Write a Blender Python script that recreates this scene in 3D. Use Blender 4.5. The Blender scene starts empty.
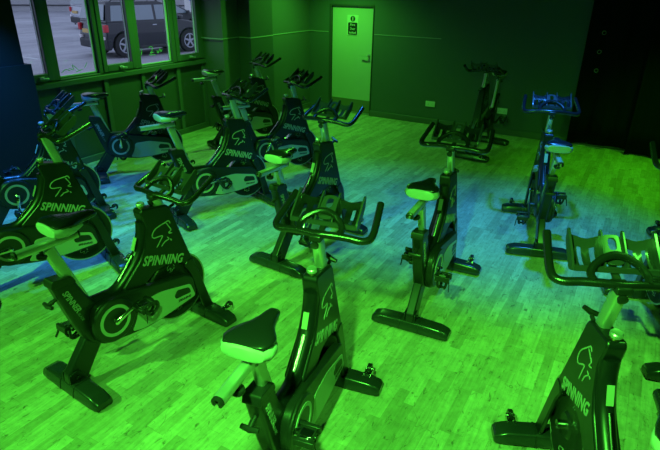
import bpy, bmesh, math, random
from mathutils import Vector, Matrix
random.seed(7)
S = 1.15                      # measured units -> metres
C = bpy.context.scene.collection
R = math.radians
# ---------------------------------------------------------------- camera
cd = bpy.data.cameras.new('camera'); cam = bpy.data.objects.new('camera', cd); C.objects.link(cam)
cr = Vector((0.86431896, 0.5027725, 0.01313553)); cu = Vector((-0.21850845, 0.35185924, 0.91019181)); cf = Vector((-0.45299756, 0.78956627, -0.41397865))
m3 = Matrix((cr, cu, -cf)).transposed()
cam.matrix_world = Matrix.Translation(Vector((0, 0, 2.025*S))) @ m3.to_4x4()
cd.sensor_width = 36; cd.sensor_fit = 'HORIZONTAL'; cd.lens = 535.98/660*36; cd.clip_start = 0.05; cd.clip_end = 300
bpy.context.scene.camera = cam
# ---------------------------------------------------------------- world (overcast dusk daylight outside)
w = bpy.data.worlds.new('world'); bpy.context.scene.world = w; w.use_nodes = True
bg = w.node_tree.nodes['Background']; bg.inputs[0].default_value = (0.56, 0.64, 0.92, 1); bg.inputs[1].default_value = 1.15
# ---------------------------------------------------------------- the studio's coloured stage lights
GREEN = (0.10, 1.0, 0.06); BLUE = (0.03, 0.26, 1.0)
def spot(name, loc, aim, col, power, angle=150, rad=0.04, blend=1.0):
    l = bpy.data.lights.new(name, 'SPOT'); l.color = col; l.energy = power; l.spot_size = R(angle); l.spot_blend = blend; l.shadow_soft_size = rad
    o = bpy.data.objects.new(name, l); C.objects.link(o); o.location = Vector(loc)*S
    d = (Vector(aim)-Vector(loc)).normalized(); o.rotation_euler = d.to_track_quat('-Z', 'Y').to_euler()
    return o
spot('green_stage_light', (-0.5, 0.2, 2.36), (-0.6, 2.1, 0), GREEN, 880, 95, 0.06)
spot('green_stage_light', (-3.2, -0.7, 2.36), (-2.9, 1.2, 0), GREEN, 850, 85, 0.06)
spot('green_stage_light', (-2.6, 1.9, 2.36), (-2.7, 3.3, 0), GREEN, 307, 80, 0.06)
spot('green_stage_light', (0.7, 2.2, 2.36), (0.5, 3.1, 0), GREEN, 389, 85, 0.06)
spot('green_stage_light', (-4.25, 7.25, 2.30), (-4.25, 6.9, 0), GREEN, 205, 160, 0.05)
spot('green_stage_light', (-4.7, 5.0, 2.36), (-4.9, 4.9, 0), GREEN, 195, 135, 0.05)
spot('green_stage_light', (0.3, 7.0, 2.36), (0.2, 6.8, 0), (0.08, 1.0, 0.005), 214, 95, 0.05)
spot('blue_stage_light', (-4.5, 2.5, 2.36), (-4.75, 2.6, 0), BLUE, 496, 80, 0.05)
spot('blue_stage_light', (-3.5, 2.7, 2.36), (-3.5, 2.8, 0), BLUE, 130, 65, 0.05)
spot('blue_stage_light', (-2.2, 4.3, 2.36), (-2.2, 4.4, 0), BLUE, 182, 75, 0.05)
spot('blue_stage_light', (-0.6, 4.5, 2.36), (-0.7, 4.6, 0), BLUE, 325, 72, 0.05)
sc = bpy.context.scene
sc.view_settings.view_transform = 'Standard'; sc.view_settings.look = 'None'; sc.view_settings.gamma = 1; sc.view_settings.exposure = 0
try: sc.view_settings.use_curve_mapping = False
except Exception: pass
# ---------------------------------------------------------------- materials
def mat(name, col, rough=0.5, metal=0.0, bump=0.0, bscale=60, spec=0.5, var=0.0, vscale=8, coat=0.0):
    m = bpy.data.materials.new(name); m.use_nodes = True; nt = m.node_tree; b = nt.nodes['Principled BSDF']
    b.inputs['Roughness'].default_value = rough; b.inputs['Metallic'].default_value = metal; b.inputs['Specular IOR Level'].default_value = spec
    b.inputs['Coat Weight'].default_value = coat
    tc = nt.nodes.new('ShaderNodeTexCoord'); nz = nt.nodes.new('ShaderNodeTexNoise'); nz.inputs['Scale'].default_value = vscale; nz.inputs['Detail'].default_value = 5
    nt.links.new(tc.outputs['Object'], nz.inputs['Vector'])
    mx = nt.nodes.new('ShaderNodeMix'); mx.data_type = 'RGBA'
    mx.inputs['A'].default_value = (*[c*(1-var) for c in col], 1); mx.inputs['B'].default_value = (*[min(1, c*(1+var)) for c in col], 1)
    nt.links.new(nz.outputs['Fac'], mx.inputs['Factor']); nt.links.new(mx.outputs['Result'], b.inputs['Base Color'])
    if bump:
        n2 = nt.nodes.new('ShaderNodeTexNoise'); n2.inputs['Scale'].default_value = bscale; nt.links.new(tc.outputs['Object'], n2.inputs['Vector'])
        bp = nt.nodes.new('ShaderNodeBump'); bp.inputs['Strength'].default_value = bump; bp.inputs['Distance'].default_value = 0.01
        nt.links.new(n2.outputs['Fac'], bp.inputs['Height']); nt.links.new(bp.outputs['Normal'], b.inputs['Normal'])
    return m
M = {
 'frame': mat('black_gloss_frame', (0.009, 0.010, 0.013), 0.33, 0, spec=0.5, var=0.1),
 'black': mat('black_plastic', (0.015, 0.015, 0.017), 0.4, 0, var=0.1),
 'rubber': mat('black_rubber_grip', (0.012, 0.012, 0.014), 0.26, 0, bump=0.1, bscale=200, spec=0.6),
 'tray': mat('dark_tray_plastic', (0.04, 0.04, 0.046), 0.30, 0, spec=0.6),
 'foot': mat('charcoal_foot_cover', (0.02, 0.022, 0.026), 0.26, 0, spec=0.55, var=0.1),
 'alu': mat('brushed_aluminium', (0.62, 0.62, 0.63), 0.36, 0.75, var=0.08, vscale=30),
 'silver': mat('silver_paint', (0.42, 0.42, 0.43), 0.4, 0.2, var=0.05),
 'ring': mat('pale_grey_ring', (0.42, 0.42, 0.42), 0.5, 0.1),
 'chrome': mat('polished_steel', (0.75, 0.75, 0.75), 0.15, 1.0),
 'brass': mat('brass_collar', (0.6, 0.42, 0.15), 0.3, 0.9),
 'wheel': mat('flywheel_black', (0.02, 0.02, 0.022), 0.4, 0.3),
 'rim': mat('flywheel_machined_rim', (0.5, 0.5, 0.5), 0.3, 0.9),
 'letter': mat('grey_lettering', (0.36, 0.36, 0.36), 0.5),
 'dimletter': mat('dim_lettering', (0.16, 0.17, 0.18), 0.5),
 'vinyl': mat('black_saddle_vinyl', (0.012, 0.012, 0.016), 0.24, 0, bump=0.05, bscale=120, spec=0.6),
 'trimv': mat('light_grey_saddle_tail', (0.44, 0.44, 0.45), 0.42, 0),
 'sticker': mat('white_sticker', (0.36, 0.36, 0.32), 0.5),
 'strap': mat('pedal_strap', (0.02, 0.02, 0.02), 0.6),
 'wallpaint': mat('dark_wall_paint', (0.085, 0.10, 0.112), 0.6, 0, bump=0.05, bscale=30, var=0.06, vscale=2),
 'pierpaint': mat('very_dark_pier_paint', (0.014, 0.014, 0.012), 0.7, 0, spec=0.25, var=0.06, vscale=2),
 'colpaint': mat('column_wall_paint', (0.09, 0.095, 0.10), 0.6, 0, bump=0.04, bscale=30, var=0.05, vscale=2),
 'frameW': mat('painted_window_timber', (0.10, 0.108, 0.115), 0.45, 0, var=0.06),
 'panelW': mat('painted_wall_panel', (0.07, 0.075, 0.08), 0.5, 0, var=0.06),
 'skirt': mat('painted_skirting', (0.10, 0.105, 0.11), 0.45),
 'dado': mat('pale_dado_line', (0.30, 0.31, 0.31), 0.5),
 'door': mat('cream_door_paint', (0.50, 0.50, 0.47), 0.5, 0, var=0.04, vscale=3),
 'kick': mat('door_kick_plate', (0.17, 0.15, 0.10), 0.5, 0),
 'darkgrey': mat('dark_grey_frame_and_wall', (0.05, 0.055, 0.06), 0.5),
 'white': mat('white_plastic', (0.7, 0.7, 0.68), 0.4),
 'signblack': mat('sign_black_print', (0.015, 0.02, 0.03), 0.5),
 'curtain': mat('black_curtain_cloth', (0.006, 0.006, 0.007), 0.9, 0, bump=0.2, bscale=150, spec=0.1),
 'eyelet': mat('steel_eyelet', (0.4, 0.4, 0.4), 0.4, 0.6),
 'ceil': mat('ceiling_paint', (0.03, 0.03, 0.03), 0.8),
 'strip': mat('pale_threshold_strip', (0.45, 0.42, 0.3), 0.5),
 'bead': mat('white_glazing_bead', (0.6, 0.65, 0.65), 0.4),
 'concrete': mat('pale_cladding', (0.38, 0.38, 0.4), 0.7, 0, var=0.1),
 'carblack': mat('dark_car_paint', (0.018, 0.020, 0.028), 0.22, 0.3, coat=0.6),
 'carsilver': mat('silver_car_paint', (0.40, 0.42, 0.48), 0.3, 0.4, coat=0.5),
 'carglass': mat('sky_tinted_car_glass', (0.16, 0.21, 0.25), 0.08, 0, spec=1.0, coat=0.5),  # sky reflection put into the base colour, paler and bluer
 'tyre': mat('tyre_rubber', (0.02, 0.02, 0.022), 0.8),
 'cartrim': mat('grey_car_trim', (0.035, 0.037, 0.042), 0.6),
 'redlamp': mat('red_tail_lamp', (0.55, 0.03, 0.04), 0.2),
 'lamp': mat('pale_reflector_lamp', (0.8, 0.75, 0.75), 0.15),
 'plate': mat('yellow_number_plate', (0.62, 0.42, 0.12), 0.4),
 'linepaint': mat('white_line_paint', (0.45, 0.47, 0.5), 0.8, var=0.3, vscale=4),
 'marker': mat('window_marker_ink', (0.30, 0.5, 0.36), 0.6),
 'signred': mat('sign_red', (0.6, 0.05, 0.08), 0.5), 'signblue': mat('sign_blue', (0.05, 0.15, 0.6), 0.5),
}
def floor_material():
    m = bpy.data.materials.new('strip_parquet'); m.use_nodes = True; nt = m.node_tree; N = nt.nodes; L = nt.links; b = N['Principled BSDF']
    tc = N.new('ShaderNodeTexCoord'); sp = N.new('ShaderNodeSeparateXYZ'); L.new(tc.outputs['Object'], sp.inputs[0])
    def mt(op, a, bb=None, c=None):
        n = N.new('ShaderNodeMath'); n.operation = op
        for i, v in enumerate((a, bb, c)):
            if v is None: continue
            if isinstance(v, (int, float)): n.inputs[i].default_value = v
            else: L.new(v, n.inputs[i])
        return n.outputs[0]
    xs = mt('DIVIDE', sp.outputs[0], 0.066); row = mt('FLOOR', xs); fx = mt('FRACT', xs)
    wn = N.new('ShaderNodeTexWhiteNoise'); wn.noise_dimensions = '1D'; L.new(row, wn.inputs['W'])
    ys = mt('ADD', mt('DIVIDE', sp.outputs[1], 0.40), mt('MULTIPLY', wn.outputs['Value'], 9.0)); blk = mt('FLOOR', ys); fy = mt('FRACT', ys)
    cb = N.new('ShaderNodeCombineXYZ'); L.new(row, cb.inputs[0]); L.new(blk, cb.inputs[1])
    w2 = N.new('ShaderNodeTexWhiteNoise'); w2.noise_dimensions = '3D'; L.new(cb.outputs[0], w2.inputs['Vector'])
    ramp = N.new('ShaderNodeValToRGB'); L.new(w2.outputs['Value'], ramp.inputs[0])
    e = ramp.color_ramp.elements; e[0].position = 0; e[0].color = (0.30, 0.265, 0.205, 1); e[1].position = 1; e[1].color = (0.47, 0.42, 0.335, 1)
    k = ramp.color_ramp.elements.new(0.45); k.color = (0.38, 0.335, 0.26, 1)
    # grain along the strip
    mp = N.new('ShaderNodeMapping'); mp.inputs['Scale'].default_value = (60, 5, 1); L.new(tc.outputs['Object'], mp.inputs[0])
    g = N.new('ShaderNodeTexNoise'); g.inputs['Scale'].default_value = 1; g.inputs['Detail'].default_value = 6; L.new(mp.outputs[0], g.inputs['Vector'])
    gm = mt('MULTIPLY_ADD', g.outputs['Fac'], 0.8, 0.62)
    # cloudy wear
    c1 = N.new('ShaderNodeTexNoise'); c1.inputs['Scale'].default_value = 1.3; c1.inputs['Detail'].default_value = 6; L.new(tc.outputs['Object'], c1.inputs['Vector'])
    cm = mt('MULTIPLY_ADD', c1.outputs['Fac'], 0.35, 0.83)
    # dark scuffs
    mp2 = N.new('ShaderNodeMapping'); mp2.inputs['Scale'].default_value = (34, 15, 1); mp2.inputs['Rotation'].default_value = (0, 0, 0.25); L.new(tc.outputs['Object'], mp2.inputs[0])
    s1 = N.new('ShaderNodeTexNoise'); s1.inputs['Scale'].default_value = 1; s1.inputs['Detail'].default_value = 8; s1.inputs['Roughness'].default_value = 0.65; s1.inputs['Distortion'].default_value = 0.8; L.new(mp2.outputs[0], s1.inputs['Vector'])
    sr = N.new('ShaderNodeMapRange'); sr.inputs['From Min'].default_value = 0.575; sr.inputs['From Max'].default_value = 0.70; sr.inputs['To Min'].default_value = 1.0; sr.inputs['To Max'].default_value = 0.30; L.new(s1.outputs['Fac'], sr.inputs['Value'])
    # long thin scratches
    mp3 = N.new('ShaderNodeMapping'); mp3.inputs['Scale'].default_value = (3.5, 1.6, 1); mp3.inputs['Rotation'].default_value = (0, 0, 0.9); L.new(tc.outputs['Object'], mp3.inputs[0])
    s2 = N.new('ShaderNodeTexNoise'); s2.inputs['Scale'].default_value = 1; s2.inputs['Detail'].default_value = 2; s2.inputs['Distortion'].default_value = 1.5; L.new(mp3.outputs[0], s2.inputs['Vector'])
    th = mt('ABSOLUTE', mt('SUBTRACT', s2.outputs['Fac'], 0.56))
    sr2 = N.new('ShaderNodeMapRange'); sr2.inputs['From Min'].default_value = 0.0005; sr2.inputs['From Max'].default_value = 0.0022; sr2.inputs['To Min'].default_value = 0.5; sr2.inputs['To Max'].default_value = 1.0; L.new(th, sr2.inputs['Value'])
    b1 = N.new('ShaderNodeTexNoise'); b1.inputs['Scale'].default_value = 14; b1.inputs['Detail'].default_value = 9; b1.inputs['Roughness'].default_value = 0.75; L.new(tc.outputs['Object'], b1.inputs['Vector'])
    bm_ = mt('MULTIPLY_ADD', b1.outputs['Fac'], 1.1, 0.47); gm = mt('MULTIPLY', gm, bm_)
    # joints
    ex = mt('MINIMUM', fx, mt('SUBTRACT', 1.0, fx)); jx = mt('GREATER_THAN', ex, 0.012)
    ey = mt('MINIMUM', fy, mt('SUBTRACT', 1.0, fy)); jy = mt('GREATER_THAN', ey, 0.003)
    j = mt('MULTIPLY_ADD', mt('MULTIPLY', jx, jy), 0.3, 0.7)
    f = mt('MULTIPLY', mt('MULTIPLY', mt('MULTIPLY', gm, cm), mt('MULTIPLY', sr.outputs[0], sr2.outputs[0])), j)
    mx = N.new('ShaderNodeMix'); mx.data_type = 'RGBA'; mx.blend_type = 'MULTIPLY'; mx.inputs['Factor'].default_value = 1
    L.new(ramp.outputs[0], mx.inputs['A']); L.new(f, mx.inputs['B']); L.new(mx.outputs['Result'], b.inputs['Base Color'])
    b.inputs['Roughness'].default_value = 0.5; b.inputs['Specular IOR Level'].default_value = 0.35
    L.new(mt('MULTIPLY_ADD', c1.outputs['Fac'], 0.3, 0.38), b.inputs['Roughness'])
    return m
M['floor'] = floor_material()
def asphalt():
    m = bpy.data.materials.new('asphalt'); m.use_nodes = True; nt = m.node_tree; N = nt.nodes; L = nt.links; b = N['Principled BSDF']
    tc = N.new('ShaderNodeTexCoord')
    a = N.new('ShaderNodeTexNoise'); a.inputs['Scale'].default_value = 0.35; a.inputs['Detail'].default_value = 8; L.new(tc.outputs['Object'], a.inputs['Vector'])
    mp = N.new('ShaderNodeMapping'); mp.inputs['Rotation'].default_value = (0, 0, -0.5); mp.inputs['Scale'].default_value = (1.6, 0.15, 1); L.new(tc.outputs['Object'], mp.inputs[0])
    g = N.new('ShaderNodeTexNoise'); g.inputs['Scale'].default_value = 1.2; g.inputs['Detail'].default_value = 7; L.new(mp.outputs[0], g.inputs['Vector'])
    ad = N.new('ShaderNodeMath'); ad.operation = 'ADD'; L.new(a.outputs['Fac'], ad.inputs[0]); L.new(g.outputs['Fac'], ad.inputs[1])
    r = N.new('ShaderNodeValToRGB'); L.new(ad.outputs[0], r.inputs[0]); r.color_ramp.elements[0].position = 0.30; r.color_ramp.elements[0].color = (0.17, 0.17, 0.20, 1)
    r.color_ramp.elements[1].position = 1.0; r.color_ramp.elements[1].color = (0.52, 0.52, 0.57, 1)
    mv = N.new('ShaderNodeMath'); mv.operation = 'MULTIPLY'; mv.inputs[1].default_value = 0.62; L.new(ad.outputs[0], mv.inputs[0]); L.new(mv.outputs[0], r.inputs[0])
    L.new(r.outputs[0], b.inputs['Base Color']); b.inputs['Roughness'].default_value = 0.75
    return m
M['asphalt'] = asphalt()
def glass():
    m = bpy.data.materials.new('window_glass'); m.use_nodes = True; nt = m.node_tree; N = nt.nodes; L = nt.links
    for n in list(N):
        if n.type == 'BSDF_PRINCIPLED': N.remove(n)
    o = [n for n in N if n.type == 'OUTPUT_MATERIAL'][0]
    t = N.new('ShaderNodeBsdfTransparent'); t.inputs[0].default_value = (0.93, 0.96, 0.97, 1); g = N.new('ShaderNodeBsdfGlossy'); g.inputs['Roughness'].default_value = 0.02
    lw = N.new('ShaderNodeLayerWeight'); lw.inputs['Blend'].default_value = 0.5; pw = N.new('ShaderNodeMath'); pw.operation = 'POWER'; pw.inputs[1].default_value = 5; L.new(lw.outputs['Facing'], pw.inputs[0])
    f = N.new('ShaderNodeMath'); f.operation = 'MULTIPLY_ADD'; f.inputs[1].default_value = 0.6; f.inputs[2].default_value = 0.03; L.new(pw.outputs[0], f.inputs[0]); mx = N.new('ShaderNodeMixShader')
    L.new(f.outputs[0], mx.inputs[0]); L.new(t.outputs[0], mx.inputs[1]); L.new(g.outputs[0], mx.inputs[2]); L.new(mx.outputs[0], o.inputs[0])
    return m
M['glass'] = glass()
# ---------------------------------------------------------------- geometry helpers (measured units; scaled by S when linked)
def obj(name, bm, m, parent=None, bevel=0.0, smooth=True, loc=None, segs=2):
    me = bpy.data.meshes.new(name)
    if isinstance(bm, bmesh.types.BMesh):
        bmesh.ops.recalc_face_normals(bm, faces=bm.faces[:])
        bm.to_mesh(me); bm.free()
    else: me = bm; me.name = name
    org = Vector(loc) if loc is not None else Vector((0, 0, 0))
    me.transform(Matrix.Scale(S, 4) @ Matrix.Translation(-org))
    me.materials.clear()
    for q in (m if isinstance(m, (list, tuple)) else [m]): me.materials.append(q)
    if smooth:
        for p in me.polygons: p.use_smooth = True
        me.set_sharp_from_angle(angle=R(35))
    o = bpy.data.objects.new(name, me); C.objects.link(o); o.location = org*S
    if bevel:
        md = o.modifiers.new('bevel', 'BEVEL'); md.width = bevel*S; md.segments = segs; md.limit_method = 'ANGLE'; md.angle_limit = R(35)
    if parent is not None: o.parent = parent
    return o
def box(bm, c, s, rot=None):
    ret = bmesh.ops.create_cube(bm, size=1.0)['verts']
    for v in ret:
        v.co = Vector((v.co.x*s[0], v.co.y*s[1], v.co.z*s[2]))
        if rot is not None: v.co = rot @ v.co
        v.co += Vector(c)
    return ret
def bx(x0, x1, y0, y1, z0, z1, bm=None):
    bm = bm or bmesh.new(); box(bm, ((x0+x1)/2, (y0+y1)/2, (z0+z1)/2), (abs(x1-x0), abs(y1-y0), abs(z1-z0))); return bm
def rounded(poly, r=0.02, n=4):
    out = []; k = len(poly)
    for i in range(k):
        p = Vector(poly[i][:2]); a = Vector(poly[i-1][:2]); b = Vector(poly[(i+1) % k][:2]); rr = poly[i][2] if len(poly[i]) > 2 else r
        la, lb = (a-p).length, (b-p).length; d = min(rr, la*0.45, lb*0.45)
        if d < 1e-4: out.append(p.copy()); continue
        A = p+(a-p).normalized()*d; B = p+(b-p).normalized()*d
        for j in range(n+1):
            t = j/n; out.append(A*(1-t)**2+p*2*t*(1-t)+B*t*t)
    return out
def prism(bm, poly, y0, y1, f=None):
    """side profile (x,z) pushed out from y0 to y1; f(x,z) -> half width multiplies sign instead"""
    lo = []; hi = []
    for p in poly:
        a, b = (y0, y1) if f is None else (-f(p[0], p[1]), f(p[0], p[1]))
        lo.append(bm.verts.new((p[0], a, p[1]))); hi.append(bm.verts.new((p[0], b, p[1])))
    n = len(poly)
    bm.faces.new(lo); bm.faces.new(hi[::-1])
    for i in range(n): bm.faces.new((lo[i], hi[i], hi[(i+1) % n], lo[(i+1) % n]))
def smoothpath(pts, n=6):
    P = [Vector(p) for p in pts]; out = []
    for i in range(len(P)-1):
        p0 = P[i-1] if i else P[0]*2-P[1]; p1 = P[i]; p2 = P[i+1]; p3 = P[i+2] if i+2 < len(P) else P[-1]*2-P[-2]
        for j in range(n):
            t = j/n; out.append(0.5*((2*p1)+(-p0+p2)*t+(2*p0-5*p1+4*p2-p3)*t*t+(-p0+3*p1-3*p2+p3)*t**3))
    out.append(P[-1]); return out
def tube(bm, pts, r, n=10, up=None, ell=1.0, closed=False):
    P = [Vector(p) for p in pts]; rings = []; k = len(P); prev = None
    for i, p in enumerate(P):
        if closed: t = (P[(i+1) % k]-P[i-1]).normalized()
        else: t = (P[min(i+1, k-1)]-P[max(i-1, 0)]).normalized()
        ref = prev if prev is not None else (Vector(up) if up else (Vector((0, 0, 1)) if abs(t.z) < 0.9 else Vector((1, 0, 0))))
        u = (ref-t*ref.dot(t)).normalized(); v = t.cross(u); prev = u
        rr = r[i] if isinstance(r, (list, tuple)) else r
        rings.append([bm.verts.new(p+u*math.cos(a)*rr+v*math.sin(a)*rr*ell) for a in [2*math.pi*j/n for j in range(n)]])
    rng = range(k) if closed else range(k-1)
    for i in rng:
        A = rings[i]; B = rings[(i+1) % k]
        for j in range(n): bm.faces.new((A[j], A[(j+1) % n], B[(j+1) % n], B[j]))
    if not closed: bm.faces.new(rings[0][::-1]); bm.faces.new(rings[-1])
def cyl(bm, a, b, r, n=20): tube(bm, [a, b], r, n)
def lathe(bm, prof, c, axis, n=28):
    """prof: (radius, along axis)"""
    ax = Vector(axis).normalized(); u = ax.orthogonal().normalized(); v = ax.cross(u); c = Vector(c); rings = []
    for r, h in prof:
        if r < 1e-5: rings.append([bm.verts.new(c+ax*h)])
        else: rings.append([bm.verts.new(c+ax*h+(u*math.cos(t)+v*math.sin(t))*r) for t in [2*math.pi*j/n for j in range(n)]])
    for A, B in zip(rings, rings[1:]):
        for j in range(n):
            if len(A) == 1 and len(B) == 1: continue
            if len(A) == 1: bm.faces.new((A[0], B[(j+1) % n], B[j]))
            elif len(B) == 1: bm.faces.new((A[j], A[(j+1) % n], B[0]))
            else: bm.faces.new((A[j], A[(j+1) % n], B[(j+1) % n], B[j]))
def ringflat(bm, c, r0, r1, y0, y1, n=40):
    """annulus in the x-z plane between y0 and y1"""
    lathe(bm, [(r0, y0), (r1, y0), (r1, y1), (r0, y1), (r0, y0)], c, (0, 1, 0), n)
def text_bm(s, width, height, shear=0.0, bold=0.0, depth=0.0015, align='LEFT', space=1.0):
    """text as a mesh in local x (right), y (up), z (out); fitted to width and height"""
    cu_ = bpy.data.curves.new('txt', 'FONT'); cu_.body = s; cu_.size = 1; cu_.shear = shear; cu_.offset = bold; cu_.extrude = 0.01; cu_.space_character = space; cu_.resolution_u = 3
    o = bpy.data.objects.new('txt', cu_); C.objects.link(o)
    me = bpy.data.meshes.new_from_object(o.evaluated_get(bpy.context.evaluated_depsgraph_get())); bpy.data.objects.remove(o)
    bm = bmesh.new(); bm.from_mesh(me); bpy.data.meshes.remove(me)
    x0 = min(v.co.x for v in bm.verts); x1 = max(v.co.x for v in bm.verts); y0 = min(v.co.y for v in bm.verts); y1 = max(v.co.y for v in bm.verts)
    for v in bm.verts: v.co = Vector(((v.co.x-x0)/(x1-x0)*width, (v.co.y-y0)/(y1-y0)*height, depth if v.co.z > 0 else 0))
    return bm
def place(bm, o, u, v, n):
    o, u, v, n = map(Vector, (o, u, v, n))
    for q in bm.verts: q.co = o+u*q.co.x+v*q.co.y+n*q.co.z
    return bm
def ribbon(bm, pts, w, depth=0.0015):
    P = [Vector((p[0], p[1])) for p in pts]; L_ = []; 
    for i, p in enumerate(P):
        t = (P[min(i+1, len(P)-1)]-P[max(i-1, 0)]).normalized(); nrm = Vector((-t.y, t.x)); k = w*(0.35 if i in (0, len(P)-1) else 1)
        L_.append([bm.verts.new((*(p+nrm*k/2), 0)), bm.verts.new((*(p-nrm*k/2), 0)), bm.verts.new((*(p-nrm*k/2), depth)), bm.verts.new((*(p+nrm*k/2), depth))])
    for a, b in zip(L_, L_[1:]):
        for j in range(4): bm.faces.new((a[j], a[(j+1) % 4], b[(j+1) % 4], b[j]))
    bm.faces.new(L_[0][::-1]); bm.faces.new(L_[-1])
def emblem_bm(sc_, w=0.0065):
    bm = bmesh.new()
    A = [(230, 85), (219, 72), (200, 80), (150, 108), (133, 138), (145, 153), (190, 143), (183, 165), (165, 200)]
    B = [(205, 82), (222, 98), (238, 116), (226, 130), (247, 131)]
    D = [(219, 150), (231, 160), (208, 174), (192, 196)]
    E_ = [(238, 160), (246, 165), (243, 168)]
    for k in (A, B, D, E_):
        ribbon(bm, [(p.x, p.y) for p in smoothpath([((q[0]-190)*sc_, -(q[1]-135)*sc_, 0) for q in k], 4)], w)
    return bm
def tag(o, label, cat, group=None, kind=None):
    if label: o['label'] = label
    if cat: o['category'] = cat
    if group: o['group'] = group
    if kind: o['kind'] = kind
    return o
def struct(name, bm, m, **k):
    o = obj(name, bm, m, **k); o['kind'] = 'structure'; return o
def empty(name, loc, rz=0.0):
    o = bpy.data.objects.new(name, None); C.objects.link(o); o.location = Vector(loc)*S; o.rotation_euler = (0, 0, rz); o.empty_display_size = 0.1; return o
# ================================================================ THE ROOM
XA, YB, ZC = -5.58, 8.0, 2.45
XR, YF = 3.6, -2.6
struct('floor', bx(XA-0.03, XR+0.1, YF-0.1, YB+0.4, -0.08, 0.0), M['floor'], smooth=False)
struct('ceiling', bx(XA-0.15, XR+0.1, YF-0.1, YB+0.4, ZC, ZC+0.08), M['ceil'], smooth=False)
struct('wall_right', bx(XR, XR+0.1, YF-0.1, YB+0.4, 0, ZC), M['wallpaint'], smooth=False)
struct('wall_front', bx(-5.4, XR, YF-0.1, YF, 0, ZC), M['wallpaint'], smooth=False)
# back wall with the door opening x -4.65..-3.86
bm = bx(-5.05, -4.65, YB, YB+0.2, 0, ZC); bx(-4.65, -3.86, YB, YB+0.2, 1.70, ZC, bm); bx(-3.86, -0.80, YB, YB+0.4, 0, ZC, bm); bx(-4.65, -3.86, YB+0.15, YB+0.2, 0, 1.70, bm); bx(-0.80, XR, YB+0.30, YB+0.4, 0, ZC, bm)  # unseen slab behind the door and thicker middle run added to block daylight leaks
struct('wall_back', bm, M['wallpaint'], smooth=False)
# stepped wall left of the door
bm = bx(-5.7, -5.04, 6.38, YB+0.2, 0, ZC)
struct('wall_left', bm, M['colpaint'], smooth=False)
struct('wall_left', bx(-5.6, -5.00, 6.375, 6.91, 0, ZC-0.001), M['darkgrey'], smooth=False)  # stretch of wall darker than its neighbours
struct('wall_left', bx(-5.68, -5.215, 6.03, 6.38, 0, ZC-0.002), M['colpaint'], smooth=False)
# pier on the near left: upper wall and proud cladding below the dado line
bm = bx(-5.75, -5.09, YF, 3.06, 1.277, ZC-0.001); bx(-5.75, -5.06, YF, 3.11, 0, 1.277, bm)
struct('wall_left', bm, M['pierpaint'], smooth=False)
# dado line
dz = 1.277
bm = bx(-5.215, -5.207, 6.0, 6.38, dz-0.006, dz+0.006)
bx(-5.58, -5.207, 5.993, 6.0, dz-0.006, dz+0.006, bm); bx(-5.215, -5.0, 6.366, 6.375, dz-0.006, dz+0.006, bm); bx(-5.0, -4.992, 6.366, 6.91, dz-0.006, dz+0.006, bm)
bx(-5.04, -5.032, 6.91, YB, dz-0.006, dz+0.006, bm); bx(-5.04, -4.67, YB-0.008, YB, dz-0.006, dz+0.006, bm)
struct('trim_1', bm, M['dado'], smooth=False)
struct('trim_2', bx(-3.84, -2.75, YB-0.008, YB, dz-0.006, dz+0.006), M['dado'], smooth=False)
# baseboards
struct('baseboard_back', bx(-3.86, -0.82, YB-0.02, YB, 0, 0.09), M['skirt'], bevel=0.006)
bm = bx(-5.04, -5.02, 6.91, YB, 0, 0.09); bx(-5.02, -4.67, YB-0.02, YB, 0, 0.09, bm); bx(-5.215, -5.195, 6.0, 6.36, 0, 0.09, bm); bx(-5.0, -4.98, 6.36, 6.91, 0, 0.09, bm)
struct('baseboard_left', bm, M['skirt'], smooth=False)
# ---- window wall: plinth panels, battens, sill rail and the window band
bm = bx(XA-0.12, XA-0.03, 3.0, 6.02, 0, 0.95)
struct('wall_left', bm, M['panelW'], smooth=False)
bm = bmesh.new()
for y in (3.73, 4.31, 4.88, 5.50): bx(XA-0.03, XA, y-0.03, y+0.03, 0.07, 0.93, bm)
bx(XA-0.03, XA, 3.0, 3.06, 0, 0.93, bm); bx(XA-0.03, XA, 5.96, 6.02, 0, 0.93, bm)
struct('trim_3', bm, M['frameW'], bevel=0.005)
struct('baseboard_left', bx(XA-0.03, XA+0.005, 3.06, 6.0, 0, 0.075), M['frameW'], bevel=0.005)
bm = bx(XA-0.10, XA+0.025, 3.0, 6.03, 0.925, 0.985)
struct('trim_4', bm, M['frameW'], bevel=0.008)
bm = bx(XA-0.10, XA, 3.0, 6.03, 2.12, ZC)
struct('wall_left', bm, M['colpaint'], smooth=False)
ztop = 2.12
panes = [(3.08, 3.585, 1), (3.74, 4.235, 0), (4.36, 4.73, 1), (4.885, 5.415, 0), (5.555, 5.91, 1)]
posts = [(3.0, 3.06), (3.65, 3.735), (4.245, 4.30), (4.80, 4.88), (5.42, 5.49), (5.965, 6.03)]
bm = bmesh.new()
for a, b_ in posts: bx(XA-0.09, XA, a, b_, 0.985, ztop, bm)
bx(XA-0.09, XA, 3.0, 6.03, ztop-0.05, ztop, bm); bx(XA-0.09, XA, 3.0, 6.03, 0.985, 1.005, bm)
struct('trim_5', bm, M['frameW'], bevel=0.005)
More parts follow.
